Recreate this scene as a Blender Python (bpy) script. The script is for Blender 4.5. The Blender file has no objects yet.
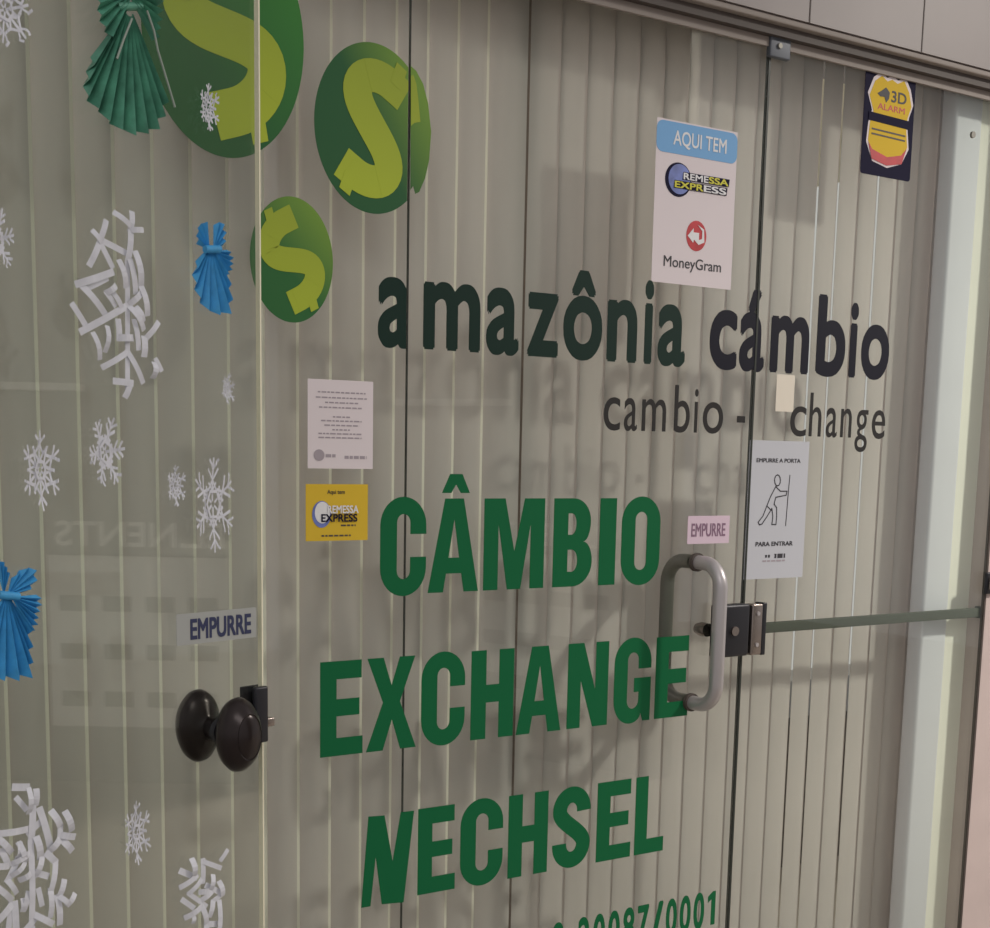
import bpy, bmesh, math, random
from mathutils import Vector, Matrix
random.seed(4)
S = 1.3                                   # metres per fitted unit
SC = bpy.context.scene
COL = SC.collection
# ---------------------------------------------------------------- camera
CX, CY, F = 495.0, 660.0, 1368.5
XR = Vector((0.83621326, -0.06603777, 0.54441382))     # world X in camera axes (right, down, forward)
YR = Vector((-0.54803387, -0.13711348, 0.82514166))
ZR = Vector((0.02015595, -0.98835161, -0.15084705))
CAM = Vector((-1.04528791*S, -1.83822715*S, 1.5))
def ray(px, py):
    c = Vector((px-CX, py-CY, F)); return Vector((XR.dot(c), YR.dot(c), ZR.dot(c)))
def P(px, py, Y=0.0):                     # point of the plane y = Y seen there
    r = ray(px, py); return CAM + r*((Y-CAM.y)/r.y)
cam_d = bpy.data.cameras.new('camera'); cam = bpy.data.objects.new('camera', cam_d); COL.objects.link(cam)
R3 = Matrix((XR, YR, ZR))                 # camera(right,down,fwd) -> world
right, down, fwd = R3.col[0], R3.col[1], R3.col[2]
m = Matrix((( right.x, -down.x, -fwd.x, CAM.x), (right.y, -down.y, -fwd.y, CAM.y), (right.z, -down.z, -fwd.z, CAM.z), (0, 0, 0, 1)))
cam.matrix_world = m
cam_d.sensor_fit = 'HORIZONTAL'; cam_d.sensor_width = 36; cam_d.lens = 36*F/990
cam_d.shift_y = (CY-464)/990; cam_d.clip_start = .05; cam_d.clip_end = 100
SC.camera = cam

class Frame:                              # a plane in the place: origin, u (right), v (up), n (towards the street)
    def __init__(s, o, u, n): s.o = Vector(o); s.u = Vector(u).normalized(); s.v = Vector((0, 0, 1)); s.n = Vector(n).normalized()
    def uv(s, px, py):
        r = ray(px, py); t = (s.o-CAM).dot(s.n)/r.dot(s.n); p = CAM+r*t-s.o
        return (p.dot(s.u), p.dot(s.v))
    def mat(s, u, v, d=0):
        p = s.o+s.u*u+s.v*v+s.n*d
        return Matrix(((s.u.x, s.v.x, s.n.x, p.x), (s.u.y, s.v.y, s.n.y, p.y), (s.u.z, s.v.z, s.n.z, p.z), (0, 0, 0, 1)))
GT = .008                                  # glass thickness
WALL = Frame((0, -GT, 0), (1, 0, 0), (0, -1, 0))       # outer face of the fixed glazing
ang = math.radians(16.0)
e0 = P(261, 500, -.34)
LEAF = Frame((e0.x, e0.y, 0), (math.cos(ang), math.sin(ang), 0), (math.sin(ang), -math.cos(ang), 0))

# ---------------------------------------------------------------- materials
def srgb(r, g, b):
    f = lambda c: (c/255/12.92) if c/255 <= .04045 else ((c/255+.055)/1.055)**2.4
    return (f(r), f(g), f(b), 1)
def mat(name, col, rough=.6, metal=0, noise=0, scale=8, bump=0, spec=.5, stretch=(1, 1, 1)):
    M = bpy.data.materials.new(name); M.use_nodes = True; N = M.node_tree.nodes; L = M.node_tree.links
    b = N['Principled BSDF']; b.inputs['Base Color'].default_value = col; b.inputs['Roughness'].default_value = rough
    b.inputs['Metallic'].default_value = metal; b.inputs['Specular IOR Level'].default_value = spec
    if noise or bump:
        tc = N.new('ShaderNodeTexCoord'); mp = N.new('ShaderNodeMapping'); mp.inputs['Scale'].default_value = stretch
        nz = N.new('ShaderNodeTexNoise'); nz.inputs['Scale'].default_value = scale; nz.inputs['Detail'].default_value = 5
        L.new(tc.outputs['Object'], mp.inputs[0]); L.new(mp.outputs[0], nz.inputs['Vector'])
        if noise:
            r = N.new('ShaderNodeValToRGB')
            r.color_ramp.elements[0].color = tuple(c*(1-noise) for c in col[:3])+(1,); r.color_ramp.elements[0].position = .3
            r.color_ramp.elements[1].color = tuple(min(1, c*(1+noise)) for c in col[:3])+(1,); r.color_ramp.elements[1].position = .7
            L.new(nz.outputs['Fac'], r.inputs[0]); L.new(r.outputs[0], b.inputs['Base Color'])
        if bump:
            bp = N.new('ShaderNodeBump'); bp.inputs['Strength'].default_value = bump; bp.inputs['Distance'].default_value = .004
            L.new(nz.outputs['Fac'], bp.inputs['Height']); L.new(bp.outputs[0], b.inputs['Normal'])
    return M
def grad(name, c0, c1, ax, lo, hi, rough=.5):          # printed colour gradient along a local direction
    M = mat(name, c0, rough); N = M.node_tree.nodes; L = M.node_tree.links
    tc = N.new('ShaderNodeTexCoord'); d = N.new('ShaderNodeVectorMath'); d.operation = 'DOT_PRODUCT'; d.inputs[1].default_value = ax
    mr = N.new('ShaderNodeMapRange'); mr.inputs['From Min'].default_value = lo; mr.inputs['From Max'].default_value = hi
    mx = N.new('ShaderNodeMix'); mx.data_type = 'RGBA'; mx.inputs[6].default_value = c0; mx.inputs[7].default_value = c1
    L.new(tc.outputs['Object'], d.inputs[0]); L.new(d.outputs['Value'], mr.inputs['Value']); L.new(mr.outputs[0], mx.inputs[0])
    L.new(mx.outputs[2], N['Principled BSDF'].inputs['Base Color']); return M
def glass(name, tint, refl=1.0):
    M = bpy.data.materials.new(name); M.use_nodes = True; N = M.node_tree.nodes; L = M.node_tree.links; N.clear()
    out = N.new('ShaderNodeOutputMaterial'); mx = N.new('ShaderNodeMixShader'); tr = N.new('ShaderNodeBsdfTransparent'); gl = N.new('ShaderNodeBsdfGlossy')
    tr.inputs[0].default_value = tint; gl.inputs['Roughness'].default_value = 0.0
    g = N.new('ShaderNodeNewGeometry'); d = N.new('ShaderNodeVectorMath'); d.operation = 'DOT_PRODUCT'
    L.new(g.outputs['Incoming'], d.inputs[0]); L.new(g.outputs['Normal'], d.inputs[1])
    def mt(op, a=None, b=None):
        n = N.new('ShaderNodeMath'); n.operation = op
        for i, x in enumerate((a, b)):
            if x is None: continue
            if isinstance(x, (int, float)): n.inputs[i].default_value = x
            else: L.new(x, n.inputs[i])
        return n.outputs[0]
    c = mt('ABSOLUTE', d.outputs['Value']); k = mt('POWER', mt('SUBTRACT', 1.0, c), 5.0)
    f = mt('MINIMUM', mt('ADD', mt('MULTIPLY', k, .96), .043*refl), 1.0)
    L.new(f, mx.inputs[0]); L.new(tr.outputs[0], mx.inputs[1]); L.new(gl.outputs[0], mx.inputs[2]); L.new(mx.outputs[0], out.inputs[0])
    return M
def fabric(name, col, trans=.35):
    M = mat(name, col, .85, noise=.06, scale=5, spec=.1, stretch=(3, 3, .35)); N = M.node_tree.nodes; L = M.node_tree.links
    b = N['Principled BSDF']; out = [n for n in N if n.type == 'OUTPUT_MATERIAL'][0]
    t = N.new('ShaderNodeBsdfTranslucent'); t.inputs[0].default_value = col; mx = N.new('ShaderNodeMixShader'); mx.inputs[0].default_value = trans
    L.new(b.outputs[0], mx.inputs[1]); L.new(t.outputs[0], mx.inputs[2]); L.new(mx.outputs[0], out.inputs[0]); return M

M_GLASS = glass('clear_glass', (.95, .975, .95, 1))
M_LEAFG = glass('leaf_glass', (.955, .97, .95, 1), 1.9)
M_EDGE = mat('polished_glass_edge', srgb(238, 232, 208), .5, spec=.2)
M_DEDGE = mat('dark_seal', srgb(40, 45, 40), .5)
M_FAB = fabric('blind_fabric', srgb(217, 209, 208))
M_LITEDGE = fabric('blind_lit_edge', srgb(252, 246, 238))  # fabric lightened to paint the bright light on slat edges
M_GREEN = mat('green_vinyl', srgb(10, 98, 58), .5, spec=.2)
M_TEAL = mat('dark_green_vinyl', srgb(20, 45, 38), .5, spec=.2)
M_NAVY = mat('dark_vinyl', srgb(22, 22, 36), .5, spec=.2)
M_GREY = mat('charcoal_vinyl', srgb(48, 46, 46), .5, spec=.2)
M_PAPER = mat('white_paper', srgb(222, 212, 216), .8)
M_PAPERG = mat('grey_paper', srgb(190, 192, 200), .8)
M_SNOW = mat('snowflake_paper', srgb(205, 206, 214), .8, noise=.1, scale=40)
M_YEL = mat('yellow_print', srgb(214, 180, 56), .7, spec=.2)
M_INK = mat('dark_ink', srgb(50, 48, 55), .6)
M_PALEINK = mat('pale_ink', srgb(162, 152, 160), .7)
M_BLUEINK = mat('navy_ink', srgb(42, 48, 84), .6)
M_SKY = mat('light_blue_print', srgb(110, 165, 215), .6)
M_WHITE = mat('white_print', srgb(225, 225, 228), .6)
M_LYEL = mat('lemon_print', srgb(205, 200, 60), .6)
M_INDIGO = mat('globe_blue', srgb(105, 120, 185), .5, noise=.3, scale=30)
M_RED = mat('red_print', srgb(185, 40, 50), .5, noise=.15, scale=30)
M_PURPLE = mat('dark_blue_print', srgb(30, 28, 52), .7, spec=.1)
M_PINK = mat('pink_sticker', srgb(212, 190, 206), .7)
M_PLUM = mat('plum_ink', srgb(135, 105, 128), .7)
M_STEEL = mat('brushed_steel', srgb(185, 180, 182), .38, .55)
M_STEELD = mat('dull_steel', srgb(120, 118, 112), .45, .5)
M_CHROME = mat('chrome', srgb(150, 140, 135), .25, .9)
M_BLACK = mat('black_lock', srgb(38, 38, 44), .4, .3)
M_BROWN = mat('dark_bronze', srgb(42, 34, 34), .28, .5)
M_RAIL = mat('grey_rail', srgb(92, 95, 88), .8, 0, spec=.05)
M_ALU = mat('aluminium_trim', srgb(140, 130, 124), .6, .0)
M_DARKT = mat('dark_trim', srgb(75, 66, 62), .6)
M_STONE = mat('pale_stone', srgb(128, 119, 118), .45, noise=.04, scale=6)
M_PINKW = mat('pinkish_wall', srgb(192, 176, 173), .6, noise=.05, scale=7)
M_WHITEW = mat('white_plaster', srgb(220, 218, 228), .7, noise=.03, scale=3)
M_PILLAR = mat('grey_plaster', srgb(242, 238, 230), .7, noise=.03, scale=3)
M_LIME = grad('lime_print', srgb(172, 188, 44), srgb(150, 166, 44), (.3, 1, 0), -.12, .12)
M_BLUEP = mat('blue_tissue', srgb(60, 150, 205), .6, noise=.12, scale=60)
M_GREENP = mat('green_foil', srgb(86, 146, 124), .35, .15, noise=.3, scale=40)
M_SILVER = mat('silver_thread', srgb(150, 160, 150), .4, .5)
M_FLOOR = mat('floor_tile', srgb(150, 142, 132), .35, noise=.08, scale=2)
M_DARKW = mat('dark_brown_wood', srgb(60, 48, 42), .5, noise=.1, scale=6)
M_CREAM = mat('cream_wall', srgb(235, 228, 210), .8)

# ---------------------------------------------------------------- helpers
def link(o, parent=None):
    COL.objects.link(o)
    if parent is not None: o.parent = parent
    return o
def meta(o, label, cat, group=None):
    o['label'] = label; o['category'] = cat
    if group: o['group'] = group
    return o
def empty(name, M, label, cat, group=None):
    o = bpy.data.objects.new(name, None); o.empty_display_size = .05; link(o); o.matrix_world = M; return meta(o, label, cat, group)
def mesh_obj(name, bm, material, parent=None, M=None, smooth=False):
    me = bpy.data.meshes.new(name); bmesh.ops.recalc_face_normals(bm, faces=bm.faces); bm.to_mesh(me); bm.free()
    me.materials.append(material)
    if smooth:
        for p in me.polygons: p.use_smooth = True
        try: me.set_sharp_from_angle(angle=math.radians(40))
        except Exception: pass
    o = bpy.data.objects.new(name, me); link(o, parent)
    if M is not None:
        if parent is None: o.matrix_world = M
        else: o.matrix_local = M
    return o
def structure(o): o['kind'] = 'structure'; return o
def box(bm, x0, x1, y0, y1, z0, z1, bev=0):
    vs = [bm.verts.new((x, y, z)) for z in (z0, z1) for (x, y) in ((x0, y0), (x1, y0), (x1, y1), (x0, y1))]
    fs = [bm.faces.new([vs[i] for i in f]) for f in ((3, 2, 1, 0), (4, 5, 6, 7), (0, 1, 5, 4), (1, 2, 6, 5), (2, 3, 7, 6), (3, 0, 4, 7))]
    if bev:
        ed = {e for f in fs for e in f.edges}
        bmesh.ops.bevel(bm, geom=list(ed), offset=bev, segments=3, profile=.6, affect='EDGES')
def boxobj(name, b, material, parent=None, M=None, bev=0):
    bm = bmesh.new(); box(bm, *b, bev=bev); return mesh_obj(name, bm, material, parent, M, smooth=bev > 0)
def mesh_from(ob):
    link(ob); bpy.context.view_layer.update()
    dg = bpy.context.evaluated_depsgraph_get(); me = bpy.data.meshes.new_from_object(ob.evaluated_get(dg))
    d = ob.data; bpy.data.objects.remove(ob)
    return me
def shape(contours, t=.0006):             # flat cut shape with holes, thickness t, as a mesh lying in local x/y, facing +z
    cu = bpy.data.curves.new('c', 'CURVE'); cu.dimensions = '2D'; cu.fill_mode = 'BOTH'; cu.extrude = t/2
    for c in contours:
        sp = cu.splines.new('POLY'); sp.points.add(len(c)-1)
        for i, p in enumerate(c): sp.points[i].co = (p[0], p[1], 0, 1)
        sp.use_cyclic_u = True
    me = mesh_from(bpy.data.objects.new('c', cu))
    for v in me.vertices: v.co.z += t/2
    return me
def cutobj(name, contours, material, parent=None, M=None, t=.0006, d=0.0):
    me = shape(contours, t); me.name = name; me.materials.clear(); me.materials.append(material)
    o = bpy.data.objects.new(name, me); link(o, parent)
    if parent is None: o.matrix_world = M
    else: o.matrix_local = (M or Matrix.Identity(4)) @ Matrix.Translation((0, 0, d))
    return o
_gl = {}
def glyph(ch, off=0.0, t=.0006):
    k = (ch, off)
    if k not in _gl:
        cu = bpy.data.curves.new('t', 'FONT'); cu.body = ch; cu.size = 1; cu.resolution_u = 6
        me = mesh_from(bpy.data.objects.new('t', cu))
        if off > 0:                        # bolder: the outline swept round a small circle
            base = bmesh.new(); base.from_mesh(me); bmesh.ops.remove_doubles(base, verts=base.verts, dist=1e-5)
            m2 = bpy.data.meshes.new('t'); out = bmesh.new()
            n = 8 if len(ch) == 1 else 4
            for i in range(n):
                a = 2*math.pi*(i+.5)/n; b2 = base.copy()
                for v in b2.verts: v.co.x += off*math.cos(a); v.co.y += off*math.sin(a); v.co.z = i*.00004
                b2.to_mesh(m2); b2.free(); out.from_mesh(m2)
            out.to_mesh(me); out.free(); base.free()
        _gl[k] = me
    return _gl[k]
def extr(me, fn, t):                      # copy of a flat glyph mesh mapped by fn and given thickness
    bm = bmesh.new(); bm.from_mesh(me)
    for v in bm.verts: x, y = fn(v.co.x, v.co.y); v.co = (x, y, v.co.z)
    r = bmesh.ops.extrude_face_region(bm, geom=list(bm.faces))
    for g in r['geom']:
        if isinstance(g, bmesh.types.BMVert): g.co.z += t
    return bm
def bounds(me):
    xs = [v.co.x for v in me.vertices]; ys = [v.co.y for v in me.vertices]; return min(xs), max(xs), min(ys), max(ys)
XH = None
def word(text, x0, x1, base, h, material, parent, name='lettering', off=.01, d=.0007, fn2=None, t=.0004):
    """one line of small print as a single mesh between x0 and x1; h = cap height"""
    me = glyph(text, off); b = bounds(me); ch = bounds(glyph('H', 0))[3]
    sx = (x1-x0)/max(1e-6, b[1]-b[0]); sy = h/ch
    bm = extr(me, lambda x, y: (x0+(x-b[0])*sx, base+y*sy), t)
    return mesh_obj(name, bm, material, parent, Matrix.Translation((0, 0, d)))
def ell(cx, cy, rx, ry, n=64, a0=0):
    return [(cx+rx*math.cos(a0+2*math.pi*i/n), cy+ry*math.sin(a0+2*math.pi*i/n)) for i in range(n)]
def rrect(x0, x1, y0, y1, r, n=6):
    out = []
    for cx, cy, a in ((x1-r, y0+r, -90), (x1-r, y1-r, 0), (x0+r, y1-r, 90), (x0+r, y0+r, 180)):
        for i in range(n+1):
            t = math.radians(a+90*i/n); out.append((cx+r*math.cos(t), cy+r*math.sin(t)))
    return out
def tube(bm, pts, r, n=14, cap=True):
    pts = [Vector(p) for p in pts]; rings = []
    up = None
    for i, p in enumerate(pts):
        t = (pts[min(i+1, len(pts)-1)]-pts[max(i-1, 0)]).normalized()
        if up is None: up = t.orthogonal().normalized()
        up = (up-t*up.dot(t)).normalized(); w = t.cross(up)
        rr = r[i] if isinstance(r, (list, tuple)) else r
        rings.append([bm.verts.new(p+(up*math.cos(a)+w*math.sin(a))*rr) for a in [2*math.pi*k/n for k in range(n)]])
    for a, b in zip(rings, rings[1:]):
        for k in range(n): bm.faces.new((a[k], a[(k+1) % n], b[(k+1) % n], b[k]))
    if cap: bm.faces.new(rings[0][::-1]); bm.faces.new(rings[-1])

# ---------------------------------------------------------------- the setting
zb = 1.5+(2.217-1.5)*S                     # underside of the lintel
xs1, xs2, xr = -.0070, .706*S, 1.412*S         # seams and right end of the glazing
D = .135                                     # blinds hang this far behind the glass
def pane(name, x0, x1, z0, z1, material, frame, th, edges=None):
    o = structure(boxobj(name, (x0, x1, z0, z1, -th, 0), material, None, frame.mat(0, 0)))
    return o
pane('window_1', -1.75, xs1-.001, .02, zb+.01, M_GLASS, WALL, GT)
pane('door_2', xs1+.002, xs2-.004, .02, zb-.012, M_GLASS, WALL, GT)
pane('window_2', xs2+.004, xr+.05, .02, zb+.01, M_GLASS, WALL, GT)
structure(boxobj('trim_1', (xs1-.0005, xs1+.0015, -.0078, -.002, .02, zb), M_DEDGE))
structure(boxobj('trim_2', (xs2-.003, xs2+.0025, -.010, .0, .02, zb-.01), M_DEDGE))
# open leaf in front
leaf = pane('door_1', -1.3, 0, .03, 2.75, M_LEAFG, LEAF, .01)
le = structure(boxobj('glass_edge', (0, .0025, .03, 2.75, -.0102, .0002), M_EDGE, leaf)); del le['kind']
# lintel and upper wall
lint = bmesh.new()
box(lint, -2.6, 4.5, -.055, .25, zb+.029, 4.0)
structure(mesh_obj('wall_front', lint, M_STONE))
for i, (a, b) in enumerate(((810, 25), (923, 55))):
    p = P(a, b*.5, -.055)
    structure(boxobj('trim_%d' % (3+i), (p.x-.0015, p.x+.0015, -.0562, -.054, zb+.029, 4.0), M_DARKT))
structure(boxobj('trim_5', (-2.6, 4.5, -.050, .02, zb+.0148, zb+.0286), M_ALU, bev=.003))
structure(boxobj('trim_6', (-2.6, 4.5, -.034, .02, zb-.006, zb+.0145), M_DARKT))
structure(boxobj('trim_7', (xs1, xr, -.016, -.0085, zb-.026, zb-.0065), M_ALU))
# right jamb wall, floor, interior shell, passage
jp = P(975, 750, -.011)
structure(boxobj('wall_right', (jp.x, 4.5, -.011, .25, 0, zb-.007), M_PINKW))
structure(boxobj('trim_8', (jp.x-.006, jp.x-.0005, -.0105, 0, 0, zb), M_DARKT))
structure(boxobj('floor', (-7, 8, -7, 4.5, -.1, 0), M_FLOOR))
structure(boxobj('wall_back', (-3.6, 4.5, 3.4, 3.5, 0, 4.0), M_CREAM))
structure(boxobj('ceiling', (-3.6, 4.5, .25, 3.5, 3.0, 3.1), M_CREAM))
# interior pillar beside the right end of the blinds
pf = P(922, 600, .045); pm = P(948, 600, .045)
structure(boxobj('wall_pillar', (pm.x+.0005, jp.x+.35, .046, .2, 0, 2.99), M_PILLAR))
structure(boxobj('trim_9', (pf.x, pm.x, .040, .09, 0, 2.99), M_WHITEW, bev=.012))

# ---------------------------------------------------------------- vertical blinds
zt = zb+.12
pitch = .0555*S
def slat_bm(w, yaw, sag=.0045, n=12, th=.0006, low=.08, curl=0):
    bm = bmesh.new(); rows = []
    for side in (0, 1):
        for z in (low, zt):
            row = []
            for i in range(n+1):
                s = i/n*2-1; x = s*w/2; y = -sag*(1-s*s)+curl*max(0, (s-.66)/.34)**2+(th if side else 0)
                row.append(bm.verts.new((x*math.cos(yaw)-y*math.sin(yaw), x*math.sin(yaw)+y*math.cos(yaw), z)))
            rows.append(row)
    a, b, c, d = rows
    for i in range(n):
        bm.faces.new((a[i], a[i+1], b[i+1], b[i])); bm.faces.new((c[i+1], c[i], d[i], d[i+1]))
        bm.faces.new((a[i+1], a[i], c[i], c[i+1])); bm.faces.new((b[i], b[i+1], d[i+1], d[i]))
    bm.faces.new((a[0], b[0], d[0], c[0])); bm.faces.new((a[n], c[n], d[n], b[n]))
    return bm
def blind(xs, label, gaps=(), front='right'):
    x0, x1 = xs[0], xs[-1]
    t = empty('vertical_blind', Matrix.Translation(((x0+x1)/2, D, 0)), label, 'blind')
    boxobj('headrail', (x0-(x0+x1)/2, x1-(x0+x1)/2, .005, .045, zt, zt+.04), M_ALU, t)
    for i in range(len(xs)-1):
        a, b = xs[i], xs[i+1]
        g = gaps and any(abs(b-q) < .012 for q in gaps)
        if front == 'right':
            w, cx, yaw, sg, cu_ = (b-a)*1.13, (a+b)/2, -math.radians(9+random.uniform(-1, 1)), .011+random.uniform(-.001, .001), .0
        else:
            w, cx, yaw, sg, cu_ = (b-a)*(1.11 if not g else .97), (a+b)/2-(0 if not g else .0035), math.radians(4+random.uniform(-.6, .6)), .003, 0
        bm = slat_bm(w, yaw, sg, low=.08, curl=cu_)
        so = mesh_obj('slat', bm, M_FAB, t, Matrix.Translation((cx-(x0+x1)/2, .004*(i % 2)*0, 0)), smooth=True)
        if front == 'right' and i < len(xs)-2:   # paler band paints the light along each right edge
            so.data.materials.append(M_LITEDGE)
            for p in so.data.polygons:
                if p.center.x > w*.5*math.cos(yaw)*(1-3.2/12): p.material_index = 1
bR = P(792, 690, D).x; bL = P(329, 170, D).x
xg = P(518, 470, D).x
rights = [bR+pitch*k for k in range(-20, 30)]
xe = pm.x-.006
rx = [x for x in rights if xg+.010+pitch*.4 < x < xe-.02]
rx = [xg+.011]+rx+[xe]
lx = [bL-pitch*k for k in range(0, 26)][::-1]+[bL+pitch*k for k in range(1, 12)]
lx = [x for x in lx if x < xg-.010-pitch*.5]+[xg-.009]
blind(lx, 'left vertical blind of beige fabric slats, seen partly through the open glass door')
blind(rx, 'right vertical blind of beige fabric slats with thin gaps, behind door handle and right pane',
      [P(792, 690, D).x, P(810, 690, D).x, P(846, 690, D).x, P(881, 690, D).x], front='left')
structure(boxobj('trim_10', (xg-.03, xg+.03, D+.02, D+.06, 0, zt+.05), mat('taupe_post', srgb(125, 112, 104), .7)))
# counter inside, seen dark through the gaps
cc = CAM+ray(792, 722)*((1.0-CAM.y)/ray(792, 722).y)
t = empty('service_counter', Matrix.Translation((1.4, 1.3, 0)), 'dark counter inside the shop, glimpsed low between the blind slats', 'counter')
boxobj('body', (-2.9, 2.1, -.2, .3, 0, cc.z-.03), M_DARKW, t)
boxobj('countertop', (-2.95, 2.15, -.24, .34, cc.z-.0295, cc.z), M_BLACK, t)

# ---------------------------------------------------------------- big green letters (drawn glyphs in a unit cell)
def q(p0, p1, first, n=8):                 # quarter ellipse from p0 to p1, leaving p0 along 'v' or 'h'
    out = []
    for i in range(1, n+1):
        a = math.pi/2*i/n
        if first == 'v': out.append((p0[0]+(p1[0]-p0[0])*(1-math.cos(a)), p0[1]+(p1[1]-p0[1])*math.sin(a)))
        else: out.append((p0[0]+(p1[0]-p0[0])*math.sin(a), p0[1]+(p1[1]-p0[1])*(1-math.cos(a))))
    return out
def path(*seg):
    out = [seg[0]]
    for s in seg[1:]:
        if isinstance(s[0], str): out += q(out[-1], s[1], s[0])
        else: out.append(s)
    return out
def ribbon(sp, a, b):
    L_, R_ = [], []
    for i, p in enumerate(sp):
        p0, p1 = sp[max(i-1, 0)], sp[min(i+1, len(sp)-1)]
        tx, ty = (p1[0]-p0[0])/a, (p1[1]-p0[1])/b; l = math.hypot(tx, ty) or 1; nx, ny = -ty/l, tx/l
        L_.append((p[0]+nx*a, p[1]+ny*b)); R_.append((p[0]-nx*a, p[1]-ny*b))
    return L_+R_[::-1]
def s_spine(x0=.18, x1=.82, y0=.095, y1=.905, ym=.5, n=10):
    xm = (x0+x1)/2; yu = ym+(y1-ym)*.52; yl = ym-(ym-y0)*.52
    sp = [(x1, yu-.02)]+q((x1, yu), (xm, y1), 'v', n)+q((xm, y1), (x0, yu), 'h', n)
    A, B, C_, D_ = (x0, yu), (x0, ym+.06), (x1, ym-.06), (x1, yl)
    for i in range(1, 2*n+1):
        t = i/(2*n); k = 1-t
        sp.append(tuple(k**3*A[j]+3*k*k*t*B[j]+3*k*t*t*C_[j]+t**3*D_[j] for j in (0, 1)))
    sp += q((x1, yl), (xm, y0), 'v', n)+q((xm, y0), (x0, yl), 'h', n)+[(x0, yl+.02)]
    return sp
G = {}
G['E'] = [[(0, 0), (1, 0), (1, .19), (.38, .19), (.38, .42), (.92, .42), (.92, .6), (.38, .6), (.38, .81), (.97, .81), (.97, 1), (0, 1)]]
G['L'] = [[(0, 0), (1, 0), (1, .19), (.42, .19), (.42, 1), (0, 1)]]
G['I'] = [[(0, 0), (1, 0), (1, 1), (0, 1)]]
G['H'] = [[(0, 0), (.35, 0), (.35, .41), (.65, .41), (.65, 0), (1, 0), (1, 1), (.65, 1), (.65, .61), (.35, .61), (.35, 1), (0, 1)]]
G['X'] = [[(0, 0), (.33, 0), (.51, .33), (.68, 0), (1, 0), (.67, .52), (.97, 1), (.66, 1), (.5, .70), (.34, 1), (.02, 1), (.33, .52)]]
G['A'] = [[(0, 0), (.3, 0), (.355, .2), (.655, .2), (.71, 0), (1, 0), (.69, 1), (.32, 1)], [(.4, .37), (.61, .37), (.507, .78)]]
G['M'] = [[(0, 0), (.235, 0), (.235, .72), (.39, 0), (.61, 0), (.765, .72), (.765, 0), (1, 0), (1, 1), (.66, 1), (.5, .42), (.34, 1), (0, 1)]]
G['N'] = [[(0, 0), (.32, 0), (.32, .56), (.63, 0), (1, 0), (1, 1), (.68, 1), (.68, .44), (.38, 1), (0, 1)]]
G['C'] = [path((1, .63), (1, .72), ('v', (.5, 1.02)), ('h', (0, .72)), (0, .28), ('v', (.5, -.02)), ('h', (1, .28)), (1, .39), (.65, .39), (.65, .25), ('v', (.5, .16)), ('h', (.36, .25)), (.36, .75), ('v', (.5, .84)), ('h', (.65, .75)), (.65, .63))]
G['G'] = [path((1, .64), (1, .72), ('v', (.5, 1.02)), ('h', (0, .72)), (0, .28), ('v', (.44, -.02)), ('h', (.74, .1)), (.8, 0), (1, 0), (1, .53), (.54, .53), (.54, .36), (.67, .36), (.67, .26), ('v', (.51, .16)), ('h', (.36, .26)), (.36, .75), ('v', (.5, .84)), ('h', (.65, .75)), (.65, .64))]
G['O'] = [path((1, .72), ('v', (.5, 1.02)), ('h', (0, .72)), (0, .28), ('v', (.5, -.02)), ('h', (1, .28))),
          path((.65, .75), ('v', (.5, .84)), ('h', (.35, .75)), (.35, .25), ('v', (.5, .16)), ('h', (.65, .25)))]
G['B'] = [path((0, 0), (.5, 0), ('h', (1, .28)), ('v', (.76, .51)), ('h', (.95, .74)), ('v', (.5, 1)), (0, 1)),
          path((.37, .17), (.48, .17), ('h', (.62, .29)), ('v', (.48, .42)), (.37, .42)), path((.37, .59), (.46, .59), ('h', (.58, .71)), ('v', (.46, .83)), (.37, .83))]
G['S'] = [ribbon(s_spine(), .185, .10)]
G['^'] = [[(0, 0), (.33, 0), (.5, .45), (.67, 0), (1, 0), (.72, 1), (.28, 1)]]
G['1'] = [[(.38, 0), (.78, 0), (.78, 1), (.5, 1), (.05, .86), (.05, .68), (.38, .77)]]
DL = .0002
def zwall(px, py): return WALL.uv(px, py)
def green_word(letters, top, bottom, label):
    z1 = zwall(*top)[1]; z0 = zwall(*bottom)[1]; ym = (top[1]+bottom[1])/2
    xc = zwall(letters[0][1], bottom[1])[0]
    t = empty('vinyl_lettering', WALL.mat(xc, z0, DL), label, 'lettering')
    for L_ in letters:
        ch, a, b = L_[:3]
        yy = ym+(L_[3] if len(L_) > 3 else 0)
        u0 = zwall(a, yy)[0]-xc; u1 = zwall(b, yy)[0]-xc
        k = [[(u0+(u1-u0)*x, (z1-z0)*y) for x, y in c] for c in G[ch]]
        o = cutobj('letter', k, M_GREEN, t)
    return t, xc, z0, z1
t, xc, z0, z1 = green_word([('C', 380, 426), ('A', 428, 478.5), ('M', 483.6, 544), ('B', 553, 592), ('I', 599, 615.5), ('O', 621, 659.5)], (445, 498.5), (430, 593),
           'green capital lettering reading CÂMBIO on the glass, topmost of the three green words')
a = zwall(442, 484)[0]-xc; b = zwall(470, 484)[0]-xc; c0 = zwall(455, 493)[1]-z0; c1 = zwall(455, 474)[1]-z0
cutobj('accent', [[(a+(b-a)*x, c0+(c1-c0)*y) for x, y in c] for c in G['^']], M_GREEN, t)
green_word([('E', 320, 362.6), ('X', 366, 416), ('C', 421, 464.5), ('H', 470.5, 513), ('A', 516, 560.6), ('N', 566.7, 607), ('G', 613, 649.5), ('E', 654, 687)], (320, 662.4), (320, 757.8),
           'green capital lettering reading EXCHANGE on the glass, beside the pull handle')
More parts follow.
